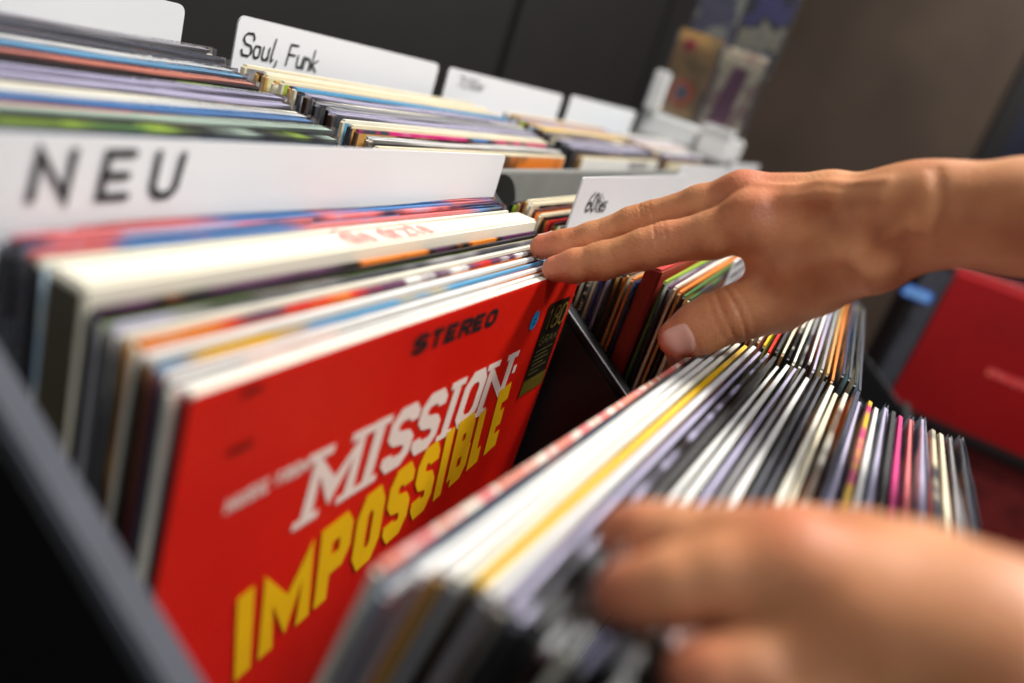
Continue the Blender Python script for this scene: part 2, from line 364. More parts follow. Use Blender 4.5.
# ------------------------------------------------------------------ divider cards
cardm = plain((228, 229, 231), .4, .03, 8); ink = plain((22, 22, 26), .5, .1)
def card(x0, x1, y, z0, z1, label, group, r=.004, lean=0):
    o = MB().prism(rrect(x0, x1, z0, z1, r), 0, .0013, 'xz').build('divider_card', cardm)
    # card stands in its bin; the shape is in world metres around its own left bottom
    o.data.transform(Matrix.Translation((-x0, 0, -z0))); o.location = (x0, y, z0); o.rotation_euler = (lean, 0, 0)
    tag(o, label, 'divider', group); return o
def on_card(o, sx=1, tilt=0):
    return lambda ox, oz: (lambda u, w: (ox + u - tilt * w, -.0004, oz + w + tilt * u))
ng = 'white divider cards'
k = card(-.012, .3205, .078, -.20, .0462, 'wide white divider card handwritten NEU, nearest card', ng)
def hand(text, o, ox, oz, h, ws, gap, st, jit=.02, tilt=0, slant=.15, name='handwriting'):
    return lettering(name, text, ink, o, (lambda u, w: (ox + u - tilt * w, -.0004, oz + w + tilt * u)), 0, h, ws, gap, st, disc='all', jit=jit, slant=slant)
for ch, xx, ww in (('N', .0035, .0135), ('E', .0258, .0125), ('U', .0452, .0128)):
    hand(ch, k, xx + .012, .2252, .0175, [ww], 0, .0029, jit=.015, slant=.12)
k = card(.2705, .5325, .2705, -.07, .0752, 'white divider card handwritten Soul, Funk', ng, r=.006)
hand('Soul, Funk', k, .005, .1195, .0165, [.0105, .0075, .0075, .005, .004, .006, .0095, .0075, .0075, .008], .0009, .0015, slant=.1, tilt=-.03)
k = card(.5535, .8655, .2705, -.07, .0748, 'white divider card with faint ÷70/80er writing, right of the Soul, Funk card'.replace('÷', ''), ng, r=.006)
hand('70/80er', k, .022, .1275, .012, [.0085, .008, .006, .0085, .008, .008, .007], .0012, .001)
k['label'] = 'white divider card with small faint writing, next right of the Soul, Funk card'
k = card(.898, 1.222, .2705, -.07, .0775, 'white divider card by the clear display rack, rightmost of the rear row', ng, r=.006)
card(-.125, .2262, .2705, -.07, .0728, 'blank white divider card left of the Soul, Funk card', ng, r=.005)
k = card(.3488, .668, .0315, -.20, .0472, 'white divider card handwritten 60ties, behind the reaching fingers', ng, r=.002)
hand('60ties', k, .0235, .2215, .0155, [.011, .0095, .0065, .004, .0065, .007], .0006, .0019, slant=.1, tilt=-.05)
mesh_obj('printed_band', [(.022, -.0004, .196), (.315, -.0004, .196), (.315, -.0004, .206), (.20, -.0004, .212), (.12, -.0004, .207), (.06, -.0004, .213), (.022, -.0004, .207)], [(0, 1, 2, 3, 4, 5, 6)], multi(('black', 'green', 'slate'), 40, .5, 2), k)
card(.712, 1.03, .05, -.20, .0515, 'white divider card just above the knuckles of the right hand', ng, r=.002)
card(1.07, 1.39, .055, -.20, .056, 'white divider card at the far right end of the front row', ng, r=.002)
k = card(.477, .672, -.068, -.25, .0125, 'white card with rows of black marks, between thumb and forefinger', ng, r=.002)
for row in range(7):
    hand('snteaueskn'[row:] + 'unoes'[:row], k, .008, .256 - row * .0105, .0064, [.0065] * 10, .004, .0021, slant=.1, name='text_row')

# ------------------------------------------------------------------ NEU bin: standing records behind the red cover
W0 = .0
redm = None
def red_material():
    m, nt, p = new_mat('red_print')
    tc = nt.nodes.new('ShaderNodeTexCoord'); n = nt.nodes.new('ShaderNodeTexNoise'); n.inputs['Scale'].default_value = 9; n.inputs['Detail'].default_value = 5
    link(nt, tc.outputs['Object'], n.inputs['Vector'])
    r = nt.nodes.new('ShaderNodeValToRGB'); r.color_ramp.elements[0].color = rgb((206, 18, 4)); r.color_ramp.elements[1].color = rgb((224, 30, 8))
    r.color_ramp.elements[0].position = .35; r.color_ramp.elements[1].position = .7
    link(nt, n.outputs['Fac'], r.inputs['Fac']); link(nt, r.outputs['Color'], p.inputs['Base Color'])
    p.inputs['Roughness'].default_value = .38; p.inputs['Coat Weight'].default_value = .35; p.inputs['Coat Roughness'].default_value = .08
    b = nt.nodes.new('ShaderNodeBump'); b.inputs['Strength'].default_value = .25; b.inputs['Distance'].default_value = .003
    n2 = nt.nodes.new('ShaderNodeTexNoise'); n2.inputs['Scale'].default_value = 16; mp = nt.nodes.new('ShaderNodeMapping'); mp.inputs['Scale'].default_value = (1, 1, .35)
    link(nt, tc.outputs['Object'], mp.inputs['Vector']); link(nt, mp.outputs['Vector'], n2.inputs['Vector'])
    link(nt, n2.outputs['Fac'], b.inputs['Height']); link(nt, b.outputs['Normal'], p.inputs['Normal']); link(nt, b.outputs['Normal'], p.inputs['Coat Normal'])
    return m
redm = red_material()
GN = 'records standing in the NEU bin'
me = sleeve_mesh('record_sleeve', .315, .315, .0042, [redm, plain('ivory'), plain('ivory', .6), plain((70, 20, 18), .6)], 0, 1.0)
# the front printed face wraps over the very top as a red line
for pl in me.polygons:
    c = pl.center
    if pl.material_index == 2 and pl.normal.y < -.3: pl.material_index = 0
    if pl.material_index == 3 and pl.normal.y < -.3: pl.material_index = 0
red = bpy.data.objects.new('record_sleeve', me); col.objects.link(red); red.location = (.1575, .0026, -.3155)
tag(red, 'bright red record sleeve lettered MISSION: IMPOSSIBLE at the front of the NEU bin', 'record', GN)
YF = -.0026 + .0003
def face(dx, dz, tilt=0, dy=0):
    ct, st = math.cos(tilt), math.sin(tilt)
    return lambda u, w: (dx - .1575 + u * ct - w * st, YF - .00003 - dy, .3155 + dz + u * st + w * ct)
wt = plain((240, 226, 214), .45, .03); yl = plain((240, 190, 10), .45, .05); bk = plain((28, 12, 10), .5, .05)
# white slab-serif line
tw = lettering('white_title', 'MISSION:', wt, red, face(.0660, -.0785, -.000, .00004), 0, .0345, [.0335, .0155, .0232, .0232, .0155, .0245, .0318, .006], .0016, .0078, aspect=.92, serif=.0058)
tw['label'] = 'white slab-serif title line'
ty = lettering('yellow_title', 'IMPOSSIBLE', yl, red, face(.0478, -.1440, .138, .0003), 0, .0492, [.0098, .0302, .0216, .0206, .0206, .0198, .0098, .0206, .0176, .0196], .0032, .0126, aspect=.66, slant=-.06)
ty['label'] = 'bold yellow tilted title line'
lettering('stereo_lettering', 'STEREO', plain((12, 5, 5), .6, .05), red, face(.1165, -.0168, -.012, .00004), 0, .0098, [.0124] * 6, .0010, .0027, aspect=1.3)
lettering('credit_lettering', 'MUSIC FROM', wt, red, face(.0228, -.0507, .01, .00004), 0, .0062, [.0046, .0036, .0036, .0018, .0036, .0024, .0036, .0036, .0038, .0046], .0006, .0013)
v, f = [], []
for (xx, zz, n) in ((.0195, -.006, 4), (.0185, -.0265, 5)):
    for i in range(n):
        ribbon(v, f, [(xx + i * .0021, zz), (xx + i * .0021 + .0014, zz + .0022), (xx + i * .0021 + .0014, zz)], .0009, lambda a, b: (a - .1575, YF - .0003, .3155 + b), True)
mesh_obj('catalogue_marks', v, f, bk, red)
# stickers
v, f = [], []; n = 28
v = [(.2535 - .1575 + .0052 * math.cos(2 * math.pi * i / n), YF - .0004, .3155 - .0265 + .0062 * math.sin(2 * math.pi * i / n)) for i in range(n)]
s = mesh_obj('price_dot', v, [tuple(range(n))], plain((36, 150, 214), .4, .05), red); s['label'] = 'round blue price sticker'
v, f = [], []
for zz in (-.0255, -.0285): ribbon(v, f, [(.2518, zz), (.2552, zz)], .0009, lambda a, b: (a - .1575, YF - .0006, .3155 + b), False)
mesh_obj('pen_mark', v, f, plain((14, 60, 120), .5), s)
fx = lambda a, b, dy=.0004: (a - .1575, YF - dy, .3155 + b)
s = mesh_obj('weight_sticker', [fx(.2722, -.0838), fx(.3098, -.0838), fx(.3062, -.0192), fx(.2722, -.0192)], [(0, 1, 2, 3)], plain((26, 22, 14), .35, .1), red); s['label'] = 'black sticker lettered 180 in dull gold'
gold = plain((128, 112, 50), .4, .1); gold2 = plain((92, 84, 44), .5, .1)
lettering('weight_lettering', '180', gold, s, lambda u, w: fx(.2755 + u, -.0385 + w, .0007), 0, .0165, [.0075, .0105, .0105], .0015, .0017)
lettering('weight_lettering', 'GRAM', gold2, s, lambda u, w: fx(.2755 + u, -.0485 + w, .0007), 0, .0065, [.006] * 4, .0016, .0011)
v, f = [], []
for i in range(6): ribbon(v, f, [(.2752, -.0525 - i * .0032), (.2752 + (.027, .022, .025, .019, .026, .016)[i], -.0525 - i * .0032)], .0008, lambda a, b: fx(a, b, .0007), False)
mesh_obj('fine_print', v, f, gold2, s)
mesh_obj('gold_band', [fx(.2724, -.0836, .0006), fx(.3096, -.0836, .0006), fx(.3094, -.0728, .0006), fx(.2724, -.0728, .0006)], [(0, 1, 2, 3)], plain((96, 84, 20), .4, .2), s)
# shrink wrap: thin clear skin with a crease line
cv = bpy.data.objects.new('shrink_wrap', None)
v = [(-.158, -.0031, .05), (.158, -.0031, .05), (.158, -.0031, .3158), (-.158, -.0031, .3158)]

neu = [(.0072, .0034, 'white', 'ivory', -.0005), (.0112, .0034, 'white', 'slate', .0010), (.0150, .0026, ('navy', 'purple', 'yellow', 'sky'), 'maroon', .0020), (.0192, .0042, 'white', 'black', .0035),
       (.0238, .0034, ('white', 'orange', 'red', 'purple', 'white'), 'ivory', .0050), (.0278, .0030, 'ivory', 'black', .0060), (.0316, .0032, ('white', 'slate', 'grey', 'lilac'), 'black', .0072),
       (.0352, .0026, ('grey', 'slate', 'black'), 'grey', .0085), (.0385, .0028, ('black', 'purple', 'black', 'orange'), 'black', .0095)]
for i, (y, t, c, sd, z) in enumerate(neu):
    pl = i in (2, 6, 7)
    record(W0 - .0015 + random.uniform(-.002, .002), y, z, 0, t, c, '%s-edged record sleeve, %s behind the red MISSION: IMPOSSIBLE sleeve' % (cname(c), ORD[i]), GN, side=sd, plastic=False, h=.314)
# thick cream box set
bx = MB().box(0, .319, 0, .0155, 0, .3175).build('box_set', plain((232, 226, 206), .5, .06, 20), bevel=.0012)
MB().box(-.0004, .0002, .001, .0145, .004, .3145).build('end_panel', plain((84, 76, 58), .6, .2), bx)
bx.location = (-.003, .0412, -.302); tag(bx, 'thick cream boxed record set with pink lettering on its top edge', 'box set')
pinkm = plain((236, 150, 140), .5, .1)
lettering('spine_lettering', 'die arzte', pinkm, bx, lambda u, w: (.124 + u, .0018 + w, .3177), 0, .0165, [.0085, .003, .0075, .004, .0085, .0065, .0085, .006, .0085], .0012, .0028, disc='all')
lettering('spine_lettering', '"', pinkm, bx, lambda u, w: (.1545 + u, .0 + w, .3177), 0, .0165, [.0065], 0, .0026, disc='all')
for i, (y, t, c, z, sd) in enumerate([(.0606, .0034, 'ivory', .0150, 'black'), (.0648, .0032, ('ivory', 'slate', 'blue', 'pink'), .0160, 'black'), (.0686, .0028, ('pink', 'navy', 'pink', 'lilac'), .0178, 'slate'), (.0722, .0028, ('slate', 'pink', 'blue'), .0180, 'black')]):
    record(W0 - .004, y, z, 0, t, c, '%s-edged record sleeve, %s behind the thick cream boxed set' % (cname(c), ORD[i]), GN, side=sd, plastic=(i in (1, 3)), h=.311)
for i, (y, c) in enumerate([(.0842, 'slate'), (.0888, 'ivory'), (.0934, 'maroon')]):
    record(W0, y, .016, 0, .0032, c, '%s record sleeve, %s behind the NEU card' % (cname(c), ORD[i]), GN, h=.305, side='black')

# ------------------------------------------------------------------ flipped stack leaning to the front
GS = 'records flipped forward in the near stack'
M1 = ('pink', 'salmon', 'ivory', 'pink', 'salmon')
flip = [  # (y top, thickness, colour, side, plastic, z offset)
 (-.0735, .0042, M1, 'ivory', 0, -.002), (-.0785, .0034, ('slate', 'black', 'grey'), 'grey', 0, -.003), (-.0825, .0038, 'white', 'grey', 0, .000), (-.0868, .0040, 'white', 'tan', 0, .003),
 (-.0910, .0036, 'ivory', 'grey', 0, .003), (-.0950, .0034, 'white', 'ivory', 0, .002), (-.0992, .0030, 'yellow', 'black', 0, .001), (-.1034, .0034, 'white', 'grey', 0, .003), (-.1078, .0034, 'lilac', 'ivory', 1, .003),
 (-.1132, .0040, ('grey', 'slate', 'lilac', 'black'), 'slate', 1, .001), (-.1190, .0042, 'black', 'black', 0, .001), (-.1240, .0036, 'white', 'maroon', 1, -.001), (-.1286, .0034, 'maroon', 'slate', 1, -.002),
 (-.1328, .0036, 'white', 'ivory', 0, .000), (-.1372, .0036, 'lilac', 'grey', 1, .002), (-.1412, .0032, 'grey', 'slate', 1, .001), (-.1452, .0036, 'white', 'ivory', 0, -.001), (-.1494, .0032, 'slate', 'black', 1, .000),
 (-.1536, .0036, 'slate', 'slate', 0, .001), (-.1580, .0038, 'slate', 'black', 1, .000), (-.1626, .0036, 'ivory', 'cream', 0, .000), (-.1666, .0030, 'cream', 'cream', 0, -.001), (-.1702, .0030, 'ivory', 'cream', 0, .000),
 (-.1738, .0030, ('cream', 'brown', 'ivory'), 'tan', 0, -.001), (-.1774, .0030, 'cream', 'cream', 0, .000), (-.1810, .0028, 'navy', 'black', 0, .002), (-.1848, .0034, 'lilac', 'lilac', 1, -.001), (-.1890, .0034, ('black', 'yellow', 'magenta', 'yellow'), 'yellow', 0, .000),
 (-.1932, .0034, 'white', 'ivory', 0, .000), (-.1970, .0030, 'lilac', 'grey', 1, -.001), (-.2006, .0030, 'slate', 'black', 0, .000), (-.2042, .0032, 'black', 'black', 0, .001), (-.2082, .0034, 'magenta', 'magenta', 0, -.002),
 (-.2122, .0034, 'pink', 'salmon', 1, .001), (-.2166, .0034, 'lilac', 'lilac', 2, .003), (-.2212, .0036, 'salmon', 'salmon', 0, -.001), (-.2254, .0032, ('cream', 'slate', 'cream'), 'cream', 0, -.001),
 (-.2294, .0032, 'cream', 'cream', 0, -.002), (-.2336, .0038, ('slate', 'black', 'grey'), 'black', 1, .001), (-.2384, .0042, 'slate', 'slate', 1, .001)]
flip = [r for k, r in enumerate(flip) if k not in (5, 12, 18, 22, 24, 30)]
jag = [.001, -.001, .0015, -.0005, .0022, 0, .001, -.002, .0012, .002, -.0015]
for i, (y, t, c, sd, pl, dz) in enumerate(flip):
    frac = i / (len(flip) - 1); lean = math.asin((.048 + .012 * frac) / .318)
    t = .0024 if pl else .0034
    zt = -.0065 + dz + jag[i % 11] * .8 + (-.008 if i < 2 else -.0035 if i < 5 else 0)
    y = (-.0795 if i == 0 else -.0838 - .1386 * (i - 1) / (len(flip) - 2)) - (zt + .0065) * math.tan(lean)
    record(.001 + random.uniform(-.002, .0025), y, zt, lean, t, c, '%s-edged record sleeve, %s from the red-and-cream one in the forward-leaning stack' % (cname(c), ORD[i - 1]) if i else 'pink and cream edged record sleeve, rearmost of the forward-leaning stack, facing the red one',
           GS, side=sd, plastic=bool(pl), h=.303 if i < 2 else .313 if i < 5 else .315, wob=0, pinch=.72, flare=.0008 if pl == 2 else .0002, rough=.3 if sd == 'slate' else .5, rz=math.radians(-3.9 if i == 0 else -3.5 if i == 1 else -3.3),
           edge=multi(M1, 79, .5, 3, (1, .3, .3)) if i == 0 else None)

# ------------------------------------------------------------------ 60ties bin
G6 = 'records in the 60ties bin'
x6 = .3475
for i, (y, c, sd, z) in enumerate([(.0375, 'ivory', 'cream', .010), (.0415, 'maroon', 'brick', .011), (.0455, 'red', 'red', .011), (.0495, ('black', 'slate', 'black'), 'black', .012), (.0535, 'cream', 'cream', .013), (.0575, 'maroon', 'maroon', .015), (.0615, 'cream', 'cream', .018), (.0655, 'cream', 'tan', .019), (.070, 'brown', 'tan', .016), (.075, 'slate', 'black', .014)]):
    record(x6 + random.uniform(-.001, .002), y, z, 0, .0034, c, '%s record sleeve, %s behind the 60ties card' % (cname(c), ORD[i]), G6, side=sd, h=.313)
sp = [(.0275, 'white', 'black'), (.0235, 'black', 'ivory'), (.0195, 'slate', 'black'), (.0152, 'cream', 'cream'), (.0112, ('black', 'ivory', 'black'), None), (.0072, 'cream', 'cream'), (.0030, ('slate', 'cream', 'black'), None), (-.0010, 'cream', 'cream'),
      (-.0046, 'blue', 'indigo'), (-.0086, 'lilac', 'lilac'), (-.0128, 'black', 'black'), (-.0168, 'black', 'black'), (-.0206, 'brown', 'tan'), (-.0242, 'orange', 'orange'), (-.0275, 'indigo', 'navy')]
for i, (y, c, sd) in enumerate(sp):
    o = record(x6 + random.uniform(-.0012, .0012), y, -.003 + .004 * math.sin(i * 1.7) * .5, 0.0, .0034, c, '%s record sleeve, %s in front of the 60ties card' % (cname(c), ORD[i]), G6, side=sd or 'black', h=.3125 if y > 0 else .3155)
    if sd is None: o.data.materials[3] = multi(c, 160, .5, i, (.3, .3, 1))
# thick red boxed set
rbx = MB().box(0, .317, 0, .0115, 0, .3255).build('box_set', plain((150, 40, 20), .5, .12, 25), bevel=.0014)
rbx.location = (x6, -.0412, -.3165 + .0005); tag(rbx, 'thick brick-red boxed record set in the 60ties bin', 'box set')
mesh_obj('top_label', [(.003, .001, .3257), (.314, .001, .3257), (.314, .0105, .3257), (.003, .0105, .3257)], [(0, 1, 2, 3)], plain((206, 58, 50), .5, .1), rbx)
lettering('spine_lettering', '18', plain((226, 190, 150), .5), rbx, lambda u, w: (-.0004, .0095 - u, .232 + w), 0, .009, [.0035, .0035], .001, .0012, disc='all')
for i, (y, c, sd, z) in enumerate([(-.0448, 'lime', 'green', .0035), (-.0486, 'purple', 'black', .001), (-.0526, 'ivory', 'cream', .003), (-.0565, 'orange', 'tan', .001), (-.0603, 'green', 'black', .000), (-.0640, ('tan', 'slate', 'green'), 'cream', -.001)]):
    record(x6 + random.uniform(-.001, .002), y, z, 0.0, .0033, c, '%s-topped record sleeve, %s in front of the thick brick-red boxed set' % (cname(c), ORD[i]), G6, side=sd, h=.315)
fr6 = [('black', 'black'), (('cream', 'brown'), 'black'), ('slate', 'cream'), ('black', 'black'), ('ivory', 'tan'), ('white', 'white'), ('grey', 'black'), ('cream', 'black'), (('tan', 'ivory', 'brown'), 'cream'), ('ivory', 'tan'), ('yellow', 'black'), ('red', 'cream'), ('slate', 'black'),
       ('cream', 'tan'), (('slate', 'ivory', 'black'), 'black'), ('ivory', 'cream'), (('cream', 'slate', 'grey'), 'ivory'), ('white', 'black'), ('lilac', 'lilac'), ('grey', 'cream'), ('tan', 'black'), ('orange', 'tan'), ('navy', 'black'), ('slate', 'black'), ('black', 'black'), ('slate', 'black')]
for i, (c, sd) in enumerate(fr6):
    y = -.0775 - i * .0041
    record(x6 + random.uniform(-.0015, .003), y, -.009 + random.uniform(-.004, .002), 0, .0029, c, '%s record sleeve, %s in front of the white card, 60ties bin' % (cname(c), ORD[i]), G6, side=sd, h=.307)
# next bin to the right
G7 = 'records in the bin right of the 60ties bin'
for i, (c, sd) in enumerate([('ivory', 'black'), ('slate', 'black'), ('cream', 'tan'), ('red', 'brick'), ('white', 'ivory'), ('black', 'black'), ('tan', 'brown'), ('grey', 'slate')]):
    record(.709, .044 - i * .0046, .005 + random.uniform(-.003, .003), 0, .0036, c, '%s record sleeve, %s in front of the card by the knuckles' % (cname(c), ORD[i]), G7, side=sd, h=.313)
for i, (c, sd) in enumerate([('ivory', 'black'), ('slate', 'black'), ('white', 'tan'), ('cream', 'brick')]):
    record(1.069, .048 - i * .0046, .008 + random.uniform(-.003, .003), 0, .0036, c, '%s record sleeve, %s in front of the rightmost front-row card' % (cname(c), ORD[i]), G7, side=sd, h=.313)

# ------------------------------------------------------------------ rear row
def rear(x0, items, group, where, y0=.1275, zs=None):
    y = y0
    for i, it in enumerate(items):
        c, t, dz, pl, sd = (list(it) + [0, 0, None])[:5] if len(it) < 5 else it
        y += t / 2
        z = .036 + (y - .12) * .055 + dz
        record(x0 + random.uniform(-.004, .006), y, z, 0, t * .92, c, '%s record sleeve, %s from front, %s' % (cname(c), ORD[i], where), group, side=sd or random.choice(('black', 'brown', 'cream', 'slate', 'tan')), plastic=bool(pl), h=.323, w=.316, pinch=.7, flare=.0004)
        y += t / 2 + .0012
    return y
GM = ('green', 'mint', 'lime', 'black')
rear(-.108, [(('mint', 'green', 'lime', 'black', 'mint'), .0045, -.001, 1), ('mint', .0045, .002, 1), ('pink', .0022, .0015, 0), ('blue', .0050, .003, 1), ('white', .0040, .0035, 1), ('ivory', .0040, .004, 0), ('lilac', .0070, .0055, 1), ('lilac', .0040, .007, 1), ('indigo', .0034, .005, 0),
             (GM, .0060, .006, 0), ('black', .0034, .006, 0), ('salmon', .0040, .007, 1), ('maroon', .0030, .007, 0), ('sky', .0050, .008, 1), ('white', .0040, .009, 1), ('slate', .0060, .010, 1), ('slate', .0060, .012, 1), ('grey', .0060, .014, 1)], 'records in the rear bin left of Soul, Funk', 'rear bin left of Soul, Funk', .1275)
rear(.252, [('cream', .0050, -.004, 0), ('white', .0050, -.002, 1), ('black', .0034, -.002, 0), (('white', 'magenta', 'slate', 'blue'), .0040, .0, 0), ('cream', .0050, .001, 0), ('ivory', .0040, .002, 0), ('lilac', .0060, .003, 1), ('grey', .0060, .004, 1), ('grey', .0044, .004, 1), ('ivory', .0050, .004, 0), ('lilac', .0060, .005, 1),
            ('slate', .0040, .005, 0), ('sky', .0050, .006, 0), ('purple', .0040, .005, 0), ('cream', .0050, .006, 0), ('tan', .0034, .004, 0), ('cream', .0060, .006, 0), ('ivory', .0040, .006, 0), ('brown', .0040, .004, 0), ('cream', .0060, .006, 0)], 'records in the Soul, Funk bin', 'Soul, Funk bin')
rear(.617, [('cream', .0050, -.004, 0), (('slate', 'black', 'brown'), .0050, -.004, 0), ('lilac', .0060, .001, 1), ('grey', .0060, .002, 1), ('lilac', .0060, .003, 1), ('cream', .0050, .002, 0), (('salmon', 'cream', 'brown'), .0060, .003, 0), ('grey', .0060, .004, 1), ('yellow', .0060, .005, 0), ('cream', .0060, .005, 0), ('tan', .0040, .005, 0),
            (('maroon', 'tan', 'lilac'), .0050, .005, 0), ('lilac', .0060, .006, 0), ('brown', .0040, .005, 0), ('tan', .0050, .006, 0), ('ivory', .0050, .006, 0)], 'records in the rear bin right of Soul, Funk', 'rear bin right of Soul, Funk')
rear(.977, [('brown', .0060, -.003, 0), ('lilac', .0060, .001, 1), ('white', .0070, .003, 1), ('cream', .0060, .002, 0), ('grey', .0060, .003, 1), ('white', .0070, .004, 0), ('salmon', .0050, .003, 0), ('ivory', .0060, .004, 0), ('lilac', .0060, .005, 0), ('white', .0060, .006, 1), ('cream', .0060, .005, 0), ('white', .0060, .006, 0)], 'records in the rear bin by the display rack', 'rear bin by the display rack')

# ------------------------------------------------------------------ clear display rack with leaflets, at the end of the rear row
rk = empty('display_rack', (1.42, .165, .05)); tag(rk, 'clear acrylic two-tier display rack on a white base at the end of the rear row', 'display rack')
wb = plain((236, 236, 234), .45, .04)
bl(MB().box(1.36, 1.50, .112, .30, .04, .085).build('base', wb, bevel=.004), rk)
bl(MB().box(1.345, 1.36, .268, .298, .085, .16).build('end_post', wb, bevel=.003), rk)
for i, (xx, z0, z1) in enumerate(((1.40, .085, .24), (1.46, .20, .40))):
    bl(MB().box(xx, xx + .003, .113, .30, z0, z1).build('pocket_front', ACRYLIC, bevel=.0008), rk)
    bl(MB().box(xx + .02, xx + .023, .113, .30, z0, z1 + .01).build('pocket_back', ACRYLIC, bevel=.0008), rk)
    bl(MB().box(xx + .003, xx + .02, .113, .30, z0, z0 + .003).build('pocket_floor', ACRYLIC), rk)
    for y in (.113, .2045, .297): bl(MB().box(xx + .003, xx + .02, y, y + .003, z0, z1).build('pocket_wall', ACRYLIC), rk)
bl(MB().box(1.484, 1.49, .12, .29, .085, .40).build('back_plate', ACRYLIC), rk)
def disc(cy, cz, r, x, n=28): return [(x, cy + r * math.cos(2 * math.pi * i / n), cz + r * math.sin(2 * math.pi * i / n)) for i in range(n)]
leaf = [(1.4065, .209, .295, .089, .245, ((120, 140, 90), (150, 120, 70), 'tan'), 'leaflet with an orange disc and greenish ground, lower left pocket of the display rack', 'orange'),
        (1.4065, .118, .202, .089, .238, ((214, 196, 150), 'cream', (170, 130, 120), 'cream'), 'cream and purple leaflet, lower right pocket of the display rack', 'purple'),
        (1.4665, .209, .295, .204, .41, ('lilac', (130, 126, 150), 'ivory'), 'grey-lilac leaflet, upper left pocket of the display rack', 'slate'),
        (1.4665, .118, .202, .204, .41, ((90, 84, 160), 'cream', 'slate', (110, 104, 170)), 'dark blue and cream leaflet, upper right pocket of the display rack', 'indigo')]
for (x, ya, yb, za, zb, cs, lb, cc) in leaf:
    o = MB().box(x, x + .0012, ya, yb, za, zb).build('leaflet', multi(cs, 22, .4, 3, (1, 1, 1))); tag(o, lb, 'leaflet', 'leaflets in the display rack')
    if cc == 'orange':
        for r, c, k in ((.026, (240, 110, 50), 1), (.012, (120, 150, 170), 2), (.005, (50, 40, 40), 3)):
            mesh_obj('printed_disc', disc((ya + yb) / 2, za + .045, r, x - .0003 * k), [tuple(range(28))[::-1]], plain(c, .4), o)
        mesh_obj('printed_disc', disc(ya + .06, za + .13, .012, x - .0003), [tuple(range(28))[::-1]], plain((190, 40, 60), .4), o)
    elif cc == 'purple':
        mesh_obj('printed_band', [(x - .0003, ya + .03, za + .002), (x - .0003, ya + .07, za + .002), (x - .0003, ya + .055, zb - .03), (x - .0003, ya + .025, zb - .03)], [(0, 1, 2, 3)], plain((130, 60, 96), .4, .4), o)
o = MB().box(1.326, 1.356, .113, .170, .0401, .098).build('card_box', wb, bevel=.002); tag(o, 'small white card box in front of the clear display rack', 'box')
MB().box(1.3245, 1.328, .114, .169, .084, .096).build('lid_flap', plain((215, 215, 212), .5), o)
# ledge the rack stands on
lg = MB().box(1.324, 1.52, .112, .312, .0, .04).build('ledge', greym, rb, bevel=.002); lg.location = -rb.location
lg2 = MB().box(1.334, 1.52, .114, .312, ZF, -.0005).build('end_cabinet', blk, rb); lg2.location = -rb.location

# ------------------------------------------------------------------ across the aisle: red cover facing along the row
ax = empty('record_crate', (1.86, -.62, ZF)); tag(ax, 'dark record crate across the aisle, holding the big red sleeve', 'record rack')
for nm, b in (('crate_floor', (1.70, 2.05, -.95, -.33, -.365, -.345)), ('crate_back', (2.05, 2.07, -.95, -.33, -.365, -.10)), ('crate_side', (1.66, 2.05, -.33, -.315, -.365, -.02)), ('crate_side', (1.66, 2.05, -.965, -.95, -.365, -.02)),
              ('crate_body', (1.72, 2.05, -.95, -.33, ZF, -.3655))):
    bl(MB().box(*b).build(nm, plain((120, 38, 36), .5, .5, 14) if nm == 'crate_body' else divm if nm == 'crate_side' else blk), ax)
def facing(x, y1, ztop, lean, t, front, label, sz=.315):
    me = sleeve_mesh('record_sleeve', sz, sz, t, [front, plain('ivory'), plain('red' if 'red' in label else 'slate', .5), plain('maroon', .5)], 0, .9)
    o = bpy.data.objects.new('record_sleeve', me); col.objects.link(o)
    o.rotation_euler = (lean, 0, math.radians(-90)); o.location = (x, y1 - sz / 2, ztop - sz * math.cos(lean))
    tag(o, label, 'record', 'records across the aisle'); return o
o = facing(1.725, -.375, -.028, 0, .005, plain((150, 3, 8), .45, .15, 6), 'large plain red record sleeve facing along the row, right of the stack')
mesh_obj('cover_lettering', [(-.012, -.003, .135), (.075, -.003, .135), (.075, -.003, .152), (-.012, -.003, .152)], [(0, 1, 2, 3)], multi(('red', 'pink', 'red', 'salmon'), 90, .5, 3), o)
for i, c in enumerate(('slate', 'navy', 'maroon', 'black', 'grey')):
    facing(1.745 + i * .011, -.365, -.028 + .004 * i, 0, .005, plain(c, .3, .3, 12), '%s record sleeve, %s behind the large plain red sleeve' % (cname(c), ORD[i]))
pst = MB().box(1.44, 1.46, -.335, -.29, ZF, -.005).build('post', plain((72, 74, 82), .4, .2), bevel=.003); tag(pst, 'grey upright post at the end of the front browser', 'post')
MB().box(1.438, 1.462, -.338, -.287, -.0045, .001).build('post_cap', plain((40, 40, 46), .4), pst)
o = MB().prism(rrect(-.322, -.268, -.078, -.055, .009), 1.42, 1.422).build('blue_highlight', plain((70, 120, 230), .3, .1)); tag(o, 'small bright blue highlight left of the large red sleeve, built as a plate', 'label')  # out-of-focus blue highlight, built as a plate with the light in its colour
mesh_obj('highlight_face', [(1.4195, -.317, -.075), (1.4195, -.273, -.075), (1.4195, -.273, -.058), (1.4195, -.317, -.058)], [(3, 2, 1, 0)], plain((130, 185, 255), .15), o)  # brighter middle of the highlight, painted paler blue
hl_stem = MB().box(1.4225, 1.434, -.300, -.290, ZF, -.058).build('highlight_stem', plain('black', .5), o)  # added support for the highlight plate

